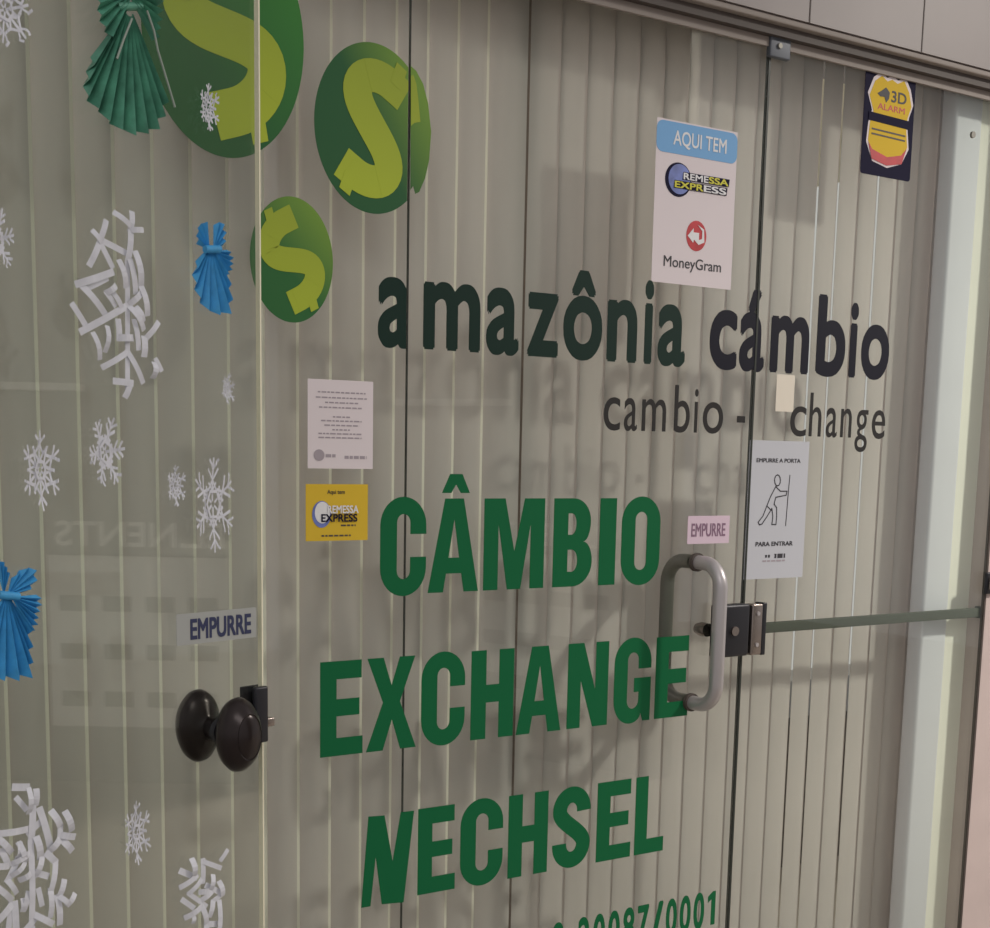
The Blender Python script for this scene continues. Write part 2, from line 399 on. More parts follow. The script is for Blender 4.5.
t, xc, z0, z1 = green_word([('E', 417.6, 455), ('C', 460, 502.4), ('H', 507.7, 547), ('S', 552, 589), ('E', 595.7, 629.7), ('L', 633.7, 662.4)], (417.6, 809.3), (417.6, 895.3),
           'green capital lettering reading NECHSEL with a slanted first letter, lowest large green word')
npx = [(52, 366), (70, 140), (110, 137), (130, 250), (150, 129), (183, 125), (157, 352), (103, 357), (88, 240), (75, 362)]
pts = [zwall(340+x*.404, 760+y*.404) for x, y in npx]
o = cutobj('letter', [[(p[0]-xc, p[1]-z0) for p in pts]], M_GREEN, t); o['label'] = 'slanted first letter cut by the seam'

# ---------------------------------------------------------------- font lettering
def fitted_line(items, z0, xh, off, name, label, cat='lettering', xref='x', basey=None):
    """items: (char, px left, px right, material); z0 baseline height, xh height of x"""
    bx = bounds(glyph(xref, 0)); sy = xh/bx[3]
    xc = zwall(items[0][1], basey)[0]
    t = empty(name, WALL.mat(xc, z0, DL), label, cat)
    for it in items:
        ch, a, b, mt = it[:4]; cut = it[4] if len(it) > 4 else None
        me = glyph(ch, off); bb = bounds(me); u0 = zwall(a, basey)[0]-xc; u1 = zwall(b, basey)[0]-xc
        bm = extr(me, lambda x, y: (u0+(x-bb[0])/(bb[1]-bb[0])*(u1-u0), y*sy), .0006)
        if cut is not None:
            xx = u0+(u1-u0)*cut
            g = list(bm.verts)+list(bm.edges)+list(bm.faces)
            bmesh.ops.bisect_plane(bm, geom=g, plane_co=(xx, 0, 0), plane_no=(1, 0, 0), clear_outer=True)
        mesh_obj('letter', bm, mt, t)
    return t
zA = zwall(430, 346)[1]; xhA = zwall(540, 298)[1]-zwall(540, 355.5)[1]
T, N_ = M_TEAL, M_NAVY
fitted_line([('a', 377.6, 413, T, .80), ('m', 423, 480, T), ('a', 486, 518.6, T), ('z', 527, 558, T), ('ô', 563, 602, T), ('n', 607, 637, T), ('i', 644, 652.5, T), ('a', 658, 685.5, T)], zA, xhA, .028,
            'vinyl_lettering', 'dark green lowercase lettering reading amazônia, cut by the left seam', basey=330)
fitted_line([('c', 709, 736.5, N_), ('á', 739, 764, N_), ('m', 770, 808.6, N_), ('b', 816, 845, N_), ('i', 849, 856.5, N_), ('o', 861, 889, N_)], zA, xhA, .028,
            'vinyl_lettering', 'dark navy lowercase lettering reading cámbio across the right seam', basey=350)
zC = zwall(612, 429.7)[1]; xhC = zwall(612, 398)[1]-zC
K = M_GREY
fitted_line([('c', 603.5, 620, K), ('a', 624, 637, K), ('m', 641.7, 665.8, K), ('b', 674, 689.6, K), ('i', 694, 697.5, K), ('o', 702.7, 723, K), ('-', 737, 745, K)], zC, xhC, .004,
            'vinyl_lettering', 'small thin charcoal lettering reading cambio - left of the right seam', basey=415)
fitted_line([('c', 790, 806, K), ('h', 809, 821, K), ('a', 826, 837, K), ('n', 840.5, 851.4, K), ('g', 855.5, 867.7, K), ('e', 871.8, 885, K)], zC, xhC, .004,
            'vinyl_lettering', 'small thin charcoal lettering reading change on the right pane', basey=422)
zN = zwall(716, 923.6)[1]; hN = zwall(716, 890.5)[1]-zN
g0 = bounds(glyph('0', 0))[3]
def numline():
    xs = [576+i*14.4 for i in range(10)]
    W = [(c, 576.0, 0) for c in '20087/0001']
    # digits narrow with distance along the wall: place evenly in wall metres
    u0 = zwall(578, 930)[0]; u1 = zwall(717, 905)[0]; n = 10; st = (u1-u0)/(n-.25); xc = zwall(524, 930)[0]
    t = empty('vinyl_lettering', WALL.mat(xc, zN, DL), 'small green registration number ending 20087/0001 under the lowest word', 'lettering')
    its = [(c, u0+st*i, u0+st*(i+.78)) for i, c in enumerate('20087/0001')]
    its += [('l', zwall(523, 930)[0], zwall(526.5, 930)[0]), ('n', zwall(537, 930)[0], zwall(550, 930)[0]), ('º', zwall(553, 930)[0], zwall(563, 930)[0])]
    for c, a, b in its:
        if c == '1':
            cutobj('letter', [[(a-xc+(b-a)*x, hN*y) for x, y in G['1'][0]]], M_GREEN, t); continue
        me = glyph(c, .03); bb = bounds(me)
        if c == '1': a += (b-a)*.1; b -= (b-a)*.3
        bm = extr(me, lambda x, y: (a-xc+(x-bb[0])/(bb[1]-bb[0])*(b-a), y*hN/g0), .0006)
        mesh_obj('letter', bm, M_GREEN, t)
numline()

# ---------------------------------------------------------------- dollar discs
def dollar(w, h, rot, st, sb):
    cr, sr = math.cos(rot), math.sin(rot)
    def tf(c): return [((x*cr-y*sr)*w, (x*sr+y*cr)*h) for x, y in c]
    x0, y1, yu, n = .45, .63, .33, 10
    sp = [(.30, y1), (.16, y1)]+q((.05, y1), (-x0, yu), 'h', n)
    A, B, C_, D_ = (-x0, yu), (-x0, .02), (x0, -.02), (x0, -yu)
    for i in range(1, 2*n+1):
        t = i/(2*n); k = 1-t
        sp.append(tuple(k**3*A[j]+3*k*k*t*B[j]+3*k*t*t*C_[j]+t**3*D_[j] for j in (0, 1)))
    sp += q((x0, -yu), (-.05, -y1), 'v', n)+[(-.16, -y1), (-.30, -y1)]
    return tf(sp), [tf([(a-.1, y), (a+.1, y), (a+.1, y+.26), (a-.1, y+.26)]) for a, y in ((st, .66), (sb, -.92))]
def disc(px, py, rxp, ryp, rot, label, mdisc, cutx=None, st=-.2, sb=.2):
    c = zwall(px, py); rx = (zwall(px+rxp, py)[0]-zwall(px-rxp, py)[0])/2; ry = (zwall(px, py-ryp)[1]-zwall(px, py+ryp)[1])/2
    t = empty('dollar_sticker', WALL.mat(c[0], c[1], DL), label, 'sticker', 'dollar stickers at the upper left of the glass')
    def clip(cs):
        if cutx is None: return cs
        r = []
        for cc_ in cs:
            o = []
            for i, p in enumerate(cc_):
                pn = cc_[(i+1) % len(cc_)]
                if p[0] <= cutx: o.append(p)
                if (p[0]-cutx)*(pn[0]-cutx) < 0:
                    k = (cutx-p[0])/(pn[0]-p[0]); o.append((cutx, p[1]+k*(pn[1]-p[1])))
            if len(o) > 2: r.append(o)
        return r
    cutobj('disc', clip([ell(0, 0, rx, ry, 96)]), mdisc, t)
    sp, bars = dollar(rx, ry, rot, st, sb)
    # the thick S as a band swept along its spine, so tight inner bends stay clean
    pts = ribbon(sp, rx*.245, ry*.195); m_ = len(sp)
    bm = bmesh.new()
    for i in range(m_-1):
        quad = [pts[i], pts[i+1], pts[2*m_-2-i], pts[2*m_-1-i]]
        cl = clip([quad])
        if not cl: continue
        vs = [bm.verts.new((p[0], p[1], (i % 7)*.00003)) for p in cl[0]]
        try: f = bm.faces.new(vs)
        except ValueError: continue
        r = bmesh.ops.extrude_face_region(bm, geom=[f])
        for g in r['geom']:
            if isinstance(g, bmesh.types.BMVert): g.co.z += .0005
    mesh_obj('dollar_sign', bm, M_LIME, t, Matrix.Translation((0, 0, .0007)))
    for b in bars:
        kk = clip([b])
        if kk: cutobj('dollar_bar', kk, M_LIME, t, d=.0009)
    return t, c
GD, GL = srgb(18, 86, 40), srgb(112, 150, 50)
md1 = grad('disc_green_large', srgb(22, 92, 38), srgb(52, 130, 42), (.6, .5, 0), -.05, .16)
md2 = grad('disc_green_middle', GD, GL, (1, .6, 0), 0, .15)
md3 = grad('disc_green_small', srgb(30, 100, 42), GL, (.8, .8, 0), -.02, .11)
disc(225, 33, 81, 126, math.radians(14), 'largest round green dollar sticker, at the top behind the open door edge', md1, st=-.2, sb=.22)
cut = zwall(407.6, 129)[0]
t, c = disc(373, 129, 57.5, 85.5, math.radians(-26), 'middle green dollar sticker, sliced by the seam left of the door', md2, cutx=cut-zwall(373, 129)[0], st=.1, sb=-.1)
# the slipped slice on the other side of the seam
sl = [zwall(x, y) for x, y in ((410.6, 66), (416, 71), (423, 84), (428, 104), (431, 132), (429, 160), (425, 178), (419, 192), (415, 194), (413, 186), (410.2, 190))]
o = cutobj('disc', [[(p[0]-c[0], p[1]-c[1]) for p in sl]], md2, t, d=.0001); o['label'] = 'narrow slice right of the seam, slipped upwards'
sl = [zwall(x, y) for x, y in ((410.6, 76), (413, 75), (416, 84), (418, 100), (420, 122), (414, 123), (410.6, 126))]
cutobj('dollar_sign', [[(p[0]-c[0], p[1]-c[1]) for p in sl]], M_LIME, t, d=.0008)
disc(292, 260, 41.5, 63, math.radians(22), 'smallest green dollar sticker, lower left beside the open door edge', md3, st=-.25, sb=.22)

# ---------------------------------------------------------------- posters and stickers
def sheet(frame, name, tl, br, material, label, cat, tr=None, r=.001, slack=0):
    """rectangular sheet spanning two photo corners; returns thing, W, H (local origin lower left)"""
    a = frame.uv(*tl); b = frame.uv(*br); W, H = b[0]-a[0], a[1]-b[1]
    t = empty(name, frame.mat(a[0], b[1], DL), label, cat)
    cutobj('sheet', [rrect(0, W, 0, H, r)], material, t, t=.0005)
    return t, W, H
# money transfer poster
t, W, H = sheet(WALL, 'poster', (657, 117), (730.5, 290), M_PAPER, 'white poster with light blue header reading AQUI TEM, between the seams', 'poster')
cutobj('header_band', [rrect(.0, W, H*.80, H*.99, H*.05)], M_SKY, t, d=.0006)
word('AQUI TEM', W*.2, W*.86, H*.855, H*.085, M_WHITE, t, 'header_text', .012, .0014)
def globe(t, W, H, cx, cy, rx, ry, x1, k=1.0, d=.0006):
    cutobj('globe_ring', [ell(cx, cy, rx, ry)], M_PURPLE, t, d=d)
    cutobj('globe', [ell(cx+rx*.08, cy+ry*.04, rx*.84, ry*.88)], M_INDIGO, t, d=d+.0006)
    h = ry*.36
    for (txt, xa, xb, yb, mt, m2) in (('REMESSA', cx+rx*.35, x1, cy+ry*.08, M_WHITE, M_LYEL), ('EXPRESS', cx-rx*.3, x1-rx*.15, cy-ry*.46, M_LYEL, M_WHITE)):
        cutobj('text_backing', [[(xa-h*.15, yb-h*.12), (xb+h*.15, yb-h*.12), (xb+h*.3, yb+h*1.15), (xa, yb+h*1.15)]], M_PURPLE, t, d=d+.0013)
        xm = xa+(xb-xa)*.55
        word(txt[:4], xa, xm, yb, h, mt, t, 'logo_text', .03, d+.002)
        word(txt[4:], xm+h*.08, xb, yb, h, m2, t, 'logo_text', .03, d+.002)
globe(t, W, H, W*.28, H*.645, W*.16, H*.105, W*.90)
cutobj('red_ball', [ell(W*.53, H*.315, W*.125, H*.095)], M_RED, t, d=.0006)
cutobj('white_arrow', [[(W*.42, H*.31), (W*.49, H*.36), (W*.49, H*.335), (W*.56, H*.335), (W*.56, H*.29), (W*.60, H*.30), (W*.60, H*.35), (W*.54, H*.385), (W*.62, H*.36), (W*.63, H*.28), (W*.56, H*.26), (W*.5, H*.29), (W*.49, H*.27)]], M_WHITE, t, d=.0013)
word('MoneyGram', W*.14, W*.86, H*.105, H*.065, M_INK, t, 'wordmark', .006)
# alarm sticker: dark rounded card with a yellow shield
t, W, H = sheet(WALL, 'alarm_sticker', (866, 64), (909.5, 182), M_PURPLE, 'dark alarm company sticker with yellow shield, below the lintel on the right pane', 'sticker', r=.008)
def sh(s, cx=.5, cy=.5):
    pts = [(.16, .90), (.30, .965), (.42, .92), (.52, .95), (.64, .92), (.78, .965), (.90, .86), (.97, .72), (.90, .60), (.88, .5), (.93, .3), (.80, .15), (.52, .09), (.22, .13), (.08, .3), (.1, .48), (.16, .6), (.06, .75)]
    return [((cx+(x-cx)*s)*W, (cy+(y-cy)*s)*H) for x, y in pts]
cutobj('shield_border', [sh(1)], M_PAPER, t, d=.0006)
cutobj('shield', [sh(.92)], M_YEL, t, d=.0012)
cutobj('band', [[(W*.1, H*.50), (W*.9, H*.485), (W*.9, H*.565), (W*.1, H*.58)]], M_PURPLE, t, d=.0018)
word('3D', W*.52, W*.82, H*.71, H*.1, M_INK, t, 'emblem_text', .02, .0018)
cutobj('animal_head_emblem', [[(W*.24, H*.76), (W*.34, H*.80), (W*.40, H*.83), (W*.48, H*.79), (W*.47, H*.73), (W*.42, H*.69), (W*.38, H*.74), (W*.30, H*.735)]], M_INK, t, d=.0018)
word('ALARM', W*.26, W*.80, H*.62, H*.055, M_RED, t, 'emblem_text', .01, .0018)
cutobj('red_arc', [[(W*.12, H*.30), (W*.2, H*.24), (W*.5, H*.19), (W*.78, H*.23), (W*.88, H*.30), (W*.80, H*.15), (W*.5, H*.11), (W*.2, H*.15)]], M_RED, t, d=.0018)
for k in (.42, .375): cutobj('print_line', [[(W*.17, H*k), (W*.84, H*(k-.01)), (W*.84, H*(k+.005)), (W*.17, H*(k+.015))]], M_DARKT, t, d=.0018)
# white notice, left
def notice_lines(t, rows, material, W, H, th=.008):
    for (y, a, b) in rows:
        bm = bmesh.new(); x = a
        rs = random.Random(int(y*1000))
        while x < b:
            w = rs.uniform(.03, .09); e = min(b, x+w)
            box(bm, x*W, e*W, (y-th*.5)*H, (y+th*.5)*H, 0, .0003); x = e+.018
        mesh_obj('print_line', bm, material, t, Matrix.Translation((0, 0, .0007)))
t, W, H = sheet(WALL, 'notice', (307.5, 378.5), (372.5, 469), M_PAPER, 'plain white notice with small centred print, above the yellow sticker', 'notice')
notice_lines(t, [(.86, .15, .88), (.80, .12, .9), (.745, .26, .78), (.69, .17, .82), (.585, .38, .64), (.54, .2, .82), (.49, .25, .78), (.44, .37, .64), (.395, .16, .82), (.35, .16, .82)], M_PALEINK, W, H, .016)
cutobj('round_logo', [ell(W*.17, H*.15, W*.08, H*.065)], M_PALEINK, t, d=.0006)
notice_lines(t, [(.145, .27, .42), (.13, .56, .9)], M_PALEINK, W, H, .035)
# yellow sticker
t, W, H = sheet(WALL, 'sticker', (305.5, 484), (367.5, 540), M_YEL, 'yellow money transfer sticker with round globe logo, below the white notice', 'sticker')
word('Aqui tem', W*.34, W*.62, H*.83, H*.07, M_INK, t, 'header_text', .01)
cutobj('globe_ring', [ell(W*.25, H*.47, W*.15, H*.235)], M_INDIGO, t, d=.0006)
cutobj('globe', [ell(W*.26, H*.5, W*.12, H*.19)], M_WHITE, t, d=.0012)
word('REMESSA', W*.34, W*.84, H*.49, H*.13, M_WHITE, t, 'logo_text', .03, .0022)
word('EXPRESS', W*.24, W*.82, H*.34, H*.13, M_PURPLE, t, 'logo_text', .03, .0022)
notice_lines(t, [(.27, .56, .8), (.09, .25, .72)], M_DARKT, W, H, .03)
# push-to-open instruction sheet
t, W, H = sheet(WALL, 'instruction_sheet', (750, 440), (802, 577), M_PAPERG, 'grey instruction sheet showing a person pushing a door, beside the right seam', 'sign')
def uvs(L_, x0, y0, kx, ky): return [((735+x*.1724-x0)*kx, 0) for x, y in L_]
def Z4(x, y):                              # drawing traced from the sheet: to its own local coordinates
    a = WALL.uv(735+x*.1724, 430+y*.1724); b = WALL.uv(750, 440); c = WALL.uv(802, 577)
    return ((a[0]-b[0]), (a[1]-c[1]))
def stroke(pts, w, name, closed=False):
    bm = bmesh.new(); P_ = [Z4(*p) for p in pts]
    if closed: P_.append(P_[0])
    for a, b in zip(P_, P_[1:]):
        dx, dy = b[0]-a[0], b[1]-a[1]; l = math.hypot(dx, dy) or 1e-6; nx, ny = -dy/l*w/2, dx/l*w/2; ex, ey = dx/l*w*.3, dy/l*w*.3
        vs = [(a[0]-ex+nx, a[1]-ey+ny), (b[0]+ex+nx, b[1]+ey+ny), (b[0]+ex-nx, b[1]+ey-ny), (a[0]-ex-nx, a[1]-ey-ny)]
        f = bm.faces.new([bm.verts.new((x, y, 0)) for x, y in vs])
        r = bmesh.ops.extrude_face_region(bm, geom=[f])
        for g in r['geom']:
            if isinstance(g, bmesh.types.BMVert): g.co.z += .0004
    mesh_obj(name, bm, M_INK, t, Matrix.Translation((0, 0, .0007)))
stroke([(245+17*math.cos(a), 292+32*math.sin(a)) for a in [i*math.pi/6 for i in range(12)]], .0026, 'figure_head', True)
stroke([(235, 328), (205, 385), (183, 440), (160, 500), (132, 535), (140, 550), (155, 545), (185, 500), (212, 455), (218, 500), (212, 548), (236, 548), (240, 500), (240, 450), (225, 430), (235, 390), (295, 378), (300, 355), (262, 355), (235, 328)], .0026, 'figure_body')
stroke([(183, 440), (212, 468)], .0024, 'figure_body')
stroke([(317, 262), (308, 360), (292, 555)], .0022, 'door_line')
word('EMPURRE A PORTA', W*.12, W*.86, H*.845, H*.028, M_INK, t, 'caption', .02)
word('PARA ENTRAR', W*.17, W*.80, H*.24, H*.03, M_INK, t, 'caption', .03)
notice_lines(t, [(.165, .34, .42)], M_INK, W, H, .02); notice_lines(t, [(.165, .5, .68)], M_INK, W, H, .032); notice_lines(t, [(.13, .3, .68)], M_PALEINK, W, H, .012)
# small pink push label
t, W, H = sheet(WALL, 'push_label', (688, 516), (728.5, 543), M_PINK, 'small pink label reading EMPURRE, above the steel pull handle', 'label')
word('EMPURRE', W*.09, W*.90, H*.27, H*.45, M_PLUM, t, 'label_text', .02)
# cream scrap under the letter m
t, W, H = sheet(WALL, 'paper_scrap', (777, 374), (793, 412), mat('cream_sticker', srgb(222, 214, 200), .5), 'tiny blank cream sticker under the dark navy lettering on the right pane', 'sticker')
# push label on the open leaf
t, W, H = sheet(LEAF, 'push_label', (176, 614.5), (256, 637), mat('frosted_label', srgb(160, 162, 160), .5), 'pale label reading EMPURRE in navy, on the open door above the knob', 'label')
word('EMPURRE', W*.165, W*.93, H*.17, H*.62, M_BLUEINK, t, 'label_text', .035)

# ---------------------------------------------------------------- pull handle
u1, v1 = WALL.uv(697, 562); u2, v2 = WALL.uv(688, 702)
uh = (u1+u2)/2
t = empty('pull_handle', WALL.mat(uh, v2), 'tubular steel D shaped pull handle through the glass door', 'door handle')
hh = v1-v2; hd = .088; rr_ = .0165
def dpath(s, z0=0, glassd=0):
    pts = []; R = .055
    for i in range(9):
        a = math.pi/2*i/8; pts.append((0, R*(1-math.cos(a)) if i else 0, s*(hd-R+R*math.sin(a))))
    lo = [(0, 0, s*.002)]+pts
    up = [(0, hh-p[1], p[2]) for p in lo][::-1]
    return lo+up
for s, off0, nm, mt, lb in ((1, 0, 'outer_grip', M_STEEL, None), (-1, -GT, 'inner_grip', M_STEELD, 'inner half seen through the glass')):
    bm = bmesh.new(); tube(bm, [(p[0], p[1], p[2]+off0) for p in dpath(s)], rr_, 16)
    o = mesh_obj(nm, bm, mt, t, smooth=True)
    if lb: o['label'] = lb
for z in (0, hh):
    bm = bmesh.new(); tube(bm, [(0, z, .0005), (0, z, .010)], .0215, 20); mesh_obj('collar', bm, M_DARKT, t, smooth=True)
# ---------------------------------------------------------------- lock at the right seam
ul, vl = WALL.uv(731, 629)
k = S/550*1.0
t = empty('door_lock', WALL.mat(xs2, WALL.uv(731, 655)[1]), 'black and chrome clamp lock on the seam beside the pull handle', 'lock')
hL = WALL.uv(731, 603)[1]-WALL.uv(731, 655)[1]
xl = WALL.uv(709, 629)[0]-xs2; xrr = WALL.uv(757, 629)[0]-xs2
boxobj('lock_body', (xl, -.004, 0, hL, .0003, .03), M_BLACK, t, bev=.008)
boxobj('strike_body', (.004, xrr, 0, hL*.98, .0003, .028), M_CHROME, t, bev=.004)
boxobj('strike_cap', (xrr-.012, xrr+.002, -.001, hL, .0001, .0295), M_BLACK, t, bev=.003)
bm = bmesh.new(); tube(bm, [(xl+.004, hL*.5, -GT-.0005), (xl+.004, hL*.5, -.03), (xl+.004, hL*.5, -.045)], [.016, .017, .013], 20); o = mesh_obj('inner_knob', bm, M_CHROME, t, smooth=True)
bm = bmesh.new(); tube(bm, [((xl-.004)/2, hL*.5, .030), ((xl-.004)/2, hL*.5, .036)], .011, 20); mesh_obj('key_cylinder', bm, M_CHROME, t, smooth=True)
for z in (.2, .8):
    bm = bmesh.new(); tube(bm, [(xrr*.45, hL*z, .028), (xrr*.45, hL*z, .031)], .005, 12); mesh_obj('screw', bm, M_STEEL, t, smooth=True)
# pivot fitting under the lintel at the seam
a = WALL.uv(766, 40); b = WALL.uv(786, 62)
t = empty('pivot_fitting', WALL.mat(xs2, b[1]), 'dark grey patch fitting at the top of the right seam under the lintel', 'hinge')
boxobj('clamp_plate', (-.012, b[0]-xs2, 0, .05, .0002, .014), mat('grey_fitting', srgb(88, 92, 100), .5, .3), t, bev=.003)
bm = bmesh.new(); tube(bm, [(.015, .025, .014), (.015, .025, .018)], .006, 12); mesh_obj('screw', bm, M_STEELD, t, smooth=True)
# rail
a = WALL.uv(757, 629.5); b = WALL.uv(969, 613)
t = empty('push_rail', WALL.mat(a[0], a[1]), 'flat grey green metal rail running right from the lock', 'rail')
boxobj('bar', (.004, jp.x-a[0]-.01, -.0125, .0125, -GT-.016, -GT-.0004), M_RAIL, t, bev=.002)
boxobj('end_bracket', (jp.x-a[0]-.0095, jp.x-a[0]+.004, -.016, .016, -GT-.018, -GT-.0004), M_RAIL, t, bev=.002)
# bracket on the right wall
p = P(986, 583, -.0112)
t = empty('wall_bracket', Matrix.Translation((p.x, -.0112, p.z)), 'small dark metal bracket on the pinkish wall at the right edge', 'bracket')
boxobj('plate', (-.012, .03, -.012, -.0002, -.03, .03), M_BLACK, t, bev=.005)
boxobj('keeper', (-.006, .03, -.02, -.0125, -.018, .018), M_CHROME, t, bev=.003)
p = P(972, 135, -.009)
bm = bmesh.new(); tube(bm, [(0, 0, 0), (0, -.006, 0)], .008, 16); o = mesh_obj('screw_cap', bm, M_STEELD, None, Matrix.Translation((p.x, -.0085, p.z)), smooth=True)
meta(o, 'small round grey screw cap high on the right pane', 'screw cap')

# ---------------------------------------------------------------- knob lock on the open leaf
ku, kv = LEAF.uv(232, 730)
def leaf_px(u, v, d):
    p = LEAF.o+LEAF.u*u+LEAF.v*v+LEAF.n*d-CAM
    c = right*p.dot(right)+down*p.dot(down)+fwd*p.dot(fwd)
    return CX+F*p.dot(right)/p.dot(fwd), CY+F*p.dot(down)/p.dot(fwd)
# distance of the knob axis from the edge: seam of the pair (x about 219) lies in the glass plane
ku, kv = LEAF.uv(220, 730.5)
mpp = (LEAF.uv(220, 700)[1]-LEAF.uv(220, 760)[1])/60
t = empty('knob_lock', LEAF.mat(ku, kv), 'dark bronze round door knobs either side of the open glass door edge', 'door knob')
def knob(s, name, R):
    prof = [(0, .0002), (.30, .0002), (.30, .30), (.36, .34), (.68, .42), (.94, .58), (1.0, .74), (.96, .90), (.80, 1.10), (.62, 1.24), (.58, 1.23), (.5, 1.28), (.0, 1.32)]
    # profile: (radius, distance along the axis) in knob radii
    bm = bmesh.new(); n = 40; rings = []
    for r, z in prof:
        zz = (z*R if z > .001 else .0004)*s+(0 if s > 0 else -.01)
        rings.append([bm.verts.new((max(r, .001)*.64*R*math.cos(2*math.pi*i/n), max(r, .001)*R*math.sin(2*math.pi*i/n), zz)) for i in range(n)])
    for a, b in zip(rings, rings[1:]):
        for i in range(n): bm.faces.new((a[i], a[(i+1) % n], b[(i+1) % n], b[i]))
    return mesh_obj(name, bm, M_BROWN, t, smooth=True)
RK = 37*mpp
knob(1, 'outer_knob', RK); o = knob(-1, 'inner_knob', RK); o['label'] = 'inner knob seen through the glass'
bm = bmesh.new(); tube(bm, [(0, 0, .0005), (0, 0, .012)], RK*.36, 24); mesh_obj('rosette', bm, M_BLACK, t, smooth=True)
pw = -ku
boxobj('lock_plate', (pw-22*mpp, pw+.004, -.5*RK, 1.05*RK, -.013-.0002, -.0103), M_BLACK, t, bev=.001)
boxobj('lock_case', (pw-.3*RK-.004, pw+.004, -.5*RK, 1.05*RK, .0003, .012), M_BLACK, t, bev=.004)
boxobj('latch_bolt', (pw+.0045, pw+.024, -.12*RK, .12*RK, -.009, .004), M_CHROME, t, bev=.002)

# ---------------------------------------------------------------- paper snowflakes on the leaf
def flake(px, py, wp, hp, label, seed, arms=6, style=0, rot=0.0, thick=1.0, lift=.0006):
    c = LEAF.uv(px, py); rx = (LEAF.uv(px+wp/2, py)[0]-LEAF.uv(px-wp/2, py)[0])/2; ry = (LEAF.uv(px, py-hp/2)[1]-LEAF.uv(px, py+hp/2)[1])/2
    rs = random.Random(seed); bm = bmesh.new(); T_ = .055*thick
    segs = []
    for k in range(arms):
        a = rot+2*math.pi*k/arms; d = (math.cos(a), math.sin(a)); e = (-d[1], d[0])
        def pt(r, s): return (d[0]*r+e[0]*s, d[1]*r+e[1]*s)
        ln = rs.uniform(.9, 1.0)
        segs.append((pt(.08, 0), pt(ln, 0)))
        if style == 0:                     # open chevrons
            for r0, w in ((.28, .16), (.5, .24), (.72, .2)):
                for s in (1, -1): segs.append((pt(r0, 0), pt(r0+w*.9, s*w)))
            segs.append((pt(.3, .17), pt(.5, 0))); segs.append((pt(.3, -.17), pt(.5, 0)))
        elif style == 1:                   # lace with closed diamonds
            for s in (1, -1):
                segs += [(pt(.2, 0), pt(.42, .2*s)), (pt(.42, .2*s), pt(.64, 0)), (pt(.66, 0), pt(.86, .2*s)), (pt(.42, .2*s), pt(.56, .34*s))]
        else:                              # leafy tips
            for s in (1, -1):
                segs += [(pt(.62, 0), pt(.86, .22*s)), (pt(.86, .22*s), pt(.98, .16*s)), (pt(.22, 0), pt(.46, .24*s)), (pt(.46, .24*s), pt(.42, .38*s)), (pt(.46, .24*s), pt(.68, .06*s))]
    hexr = .3 if style != 1 else .24
    hx = [(hexr*math.cos(rot+math.pi/6+2*math.pi*k/arms), hexr*math.sin(rot+math.pi/6+2*math.pi*k/arms)) for k in range(arms)]
    segs += [(hx[i], hx[(i+1) % arms]) for i in range(arms)]
    tt = .0004
    for si, (a, b) in enumerate(segs):
        zo = si*.00005
        dx, dy = b[0]-a[0], b[1]-a[1]; l = math.hypot(dx, dy) or 1; w = T_*rs.uniform(.8, 1.15); nx, ny = -dy/l*w/2, dx/l*w/2
        ex, ey = dx/l*w*.35, dy/l*w*.35
        lo = []
        n = 4
        for j in range(n+1):
            f = j/n; x = a[0]-ex+(dx+2*ex)*f; y = a[1]-ey+(dy+2*ey)*f
            z = lift+zo+.012*max(0, math.hypot(x, y)-.45)*rs.uniform(.5, 1.2)
            lo.append([bm.verts.new(((x+nx*sg)*rx, (y+ny*sg)*ry, z+zz)) for sg, zz in ((1, 0), (-1, 0), (-1, tt), (1, tt))])
        for p0, p1 in zip(lo, lo[1:]):
            for i in range(4): bm.faces.new((p0[i], p0[(i+1) % 4], p1[(i+1) % 4], p1[i]))
        bm.faces.new(lo[0][::-1]); bm.faces.new(lo[-1])
    o = mesh_obj('paper_snowflake', bm, M_SNOW, None, LEAF.mat(c[0], c[1], 0))
    return meta(o, label, 'snowflake decoration', 'paper snowflakes on the open glass door')
flake(4, 10, 50, 74, 'white paper snowflake cut off by the top left corner', 1, style=2, rot=.3, thick=1.5)
flake(-4, 240, 32, 66, 'small white paper snowflake cut by the left edge, level with the small blue doll', 2, style=0, rot=.2, thick=1.6)
flake(207, 108, 20, 50, 'tiny white paper snowflake stuck in front of the largest dollar sticker', 4, style=1, rot=math.pi/2, thick=1.7)
flake(39, 470, 40, 80, 'dense white paper snowflake above the large blue pleated doll', 5, style=1, rot=math.pi/2, thick=1.5)
flake(104, 452, 36, 74, 'white paper snowflake directly below the tall open snowflake', 6, style=0, rot=.1, thick=1.6)
flake(174, 486, 20, 44, 'tiny narrow paper snowflake between the two larger ones at mid height', 7, style=1, rot=math.pi/2, thick=1.6)
flake(212, 504, 42, 98, 'pale slender paper snowflake above the navy EMPURRE label', 8, style=0, rot=math.pi/2, thick=1.1)
flake(226, 389, 14, 34, 'smallest faint paper snowflake near the door edge', 9, style=1, rot=.3, thick=1.6)
flake(135, 832, 28, 66, 'small paper snowflake below the knob, left of the bright one', 11, style=1, rot=math.pi/2, thick=1.4)

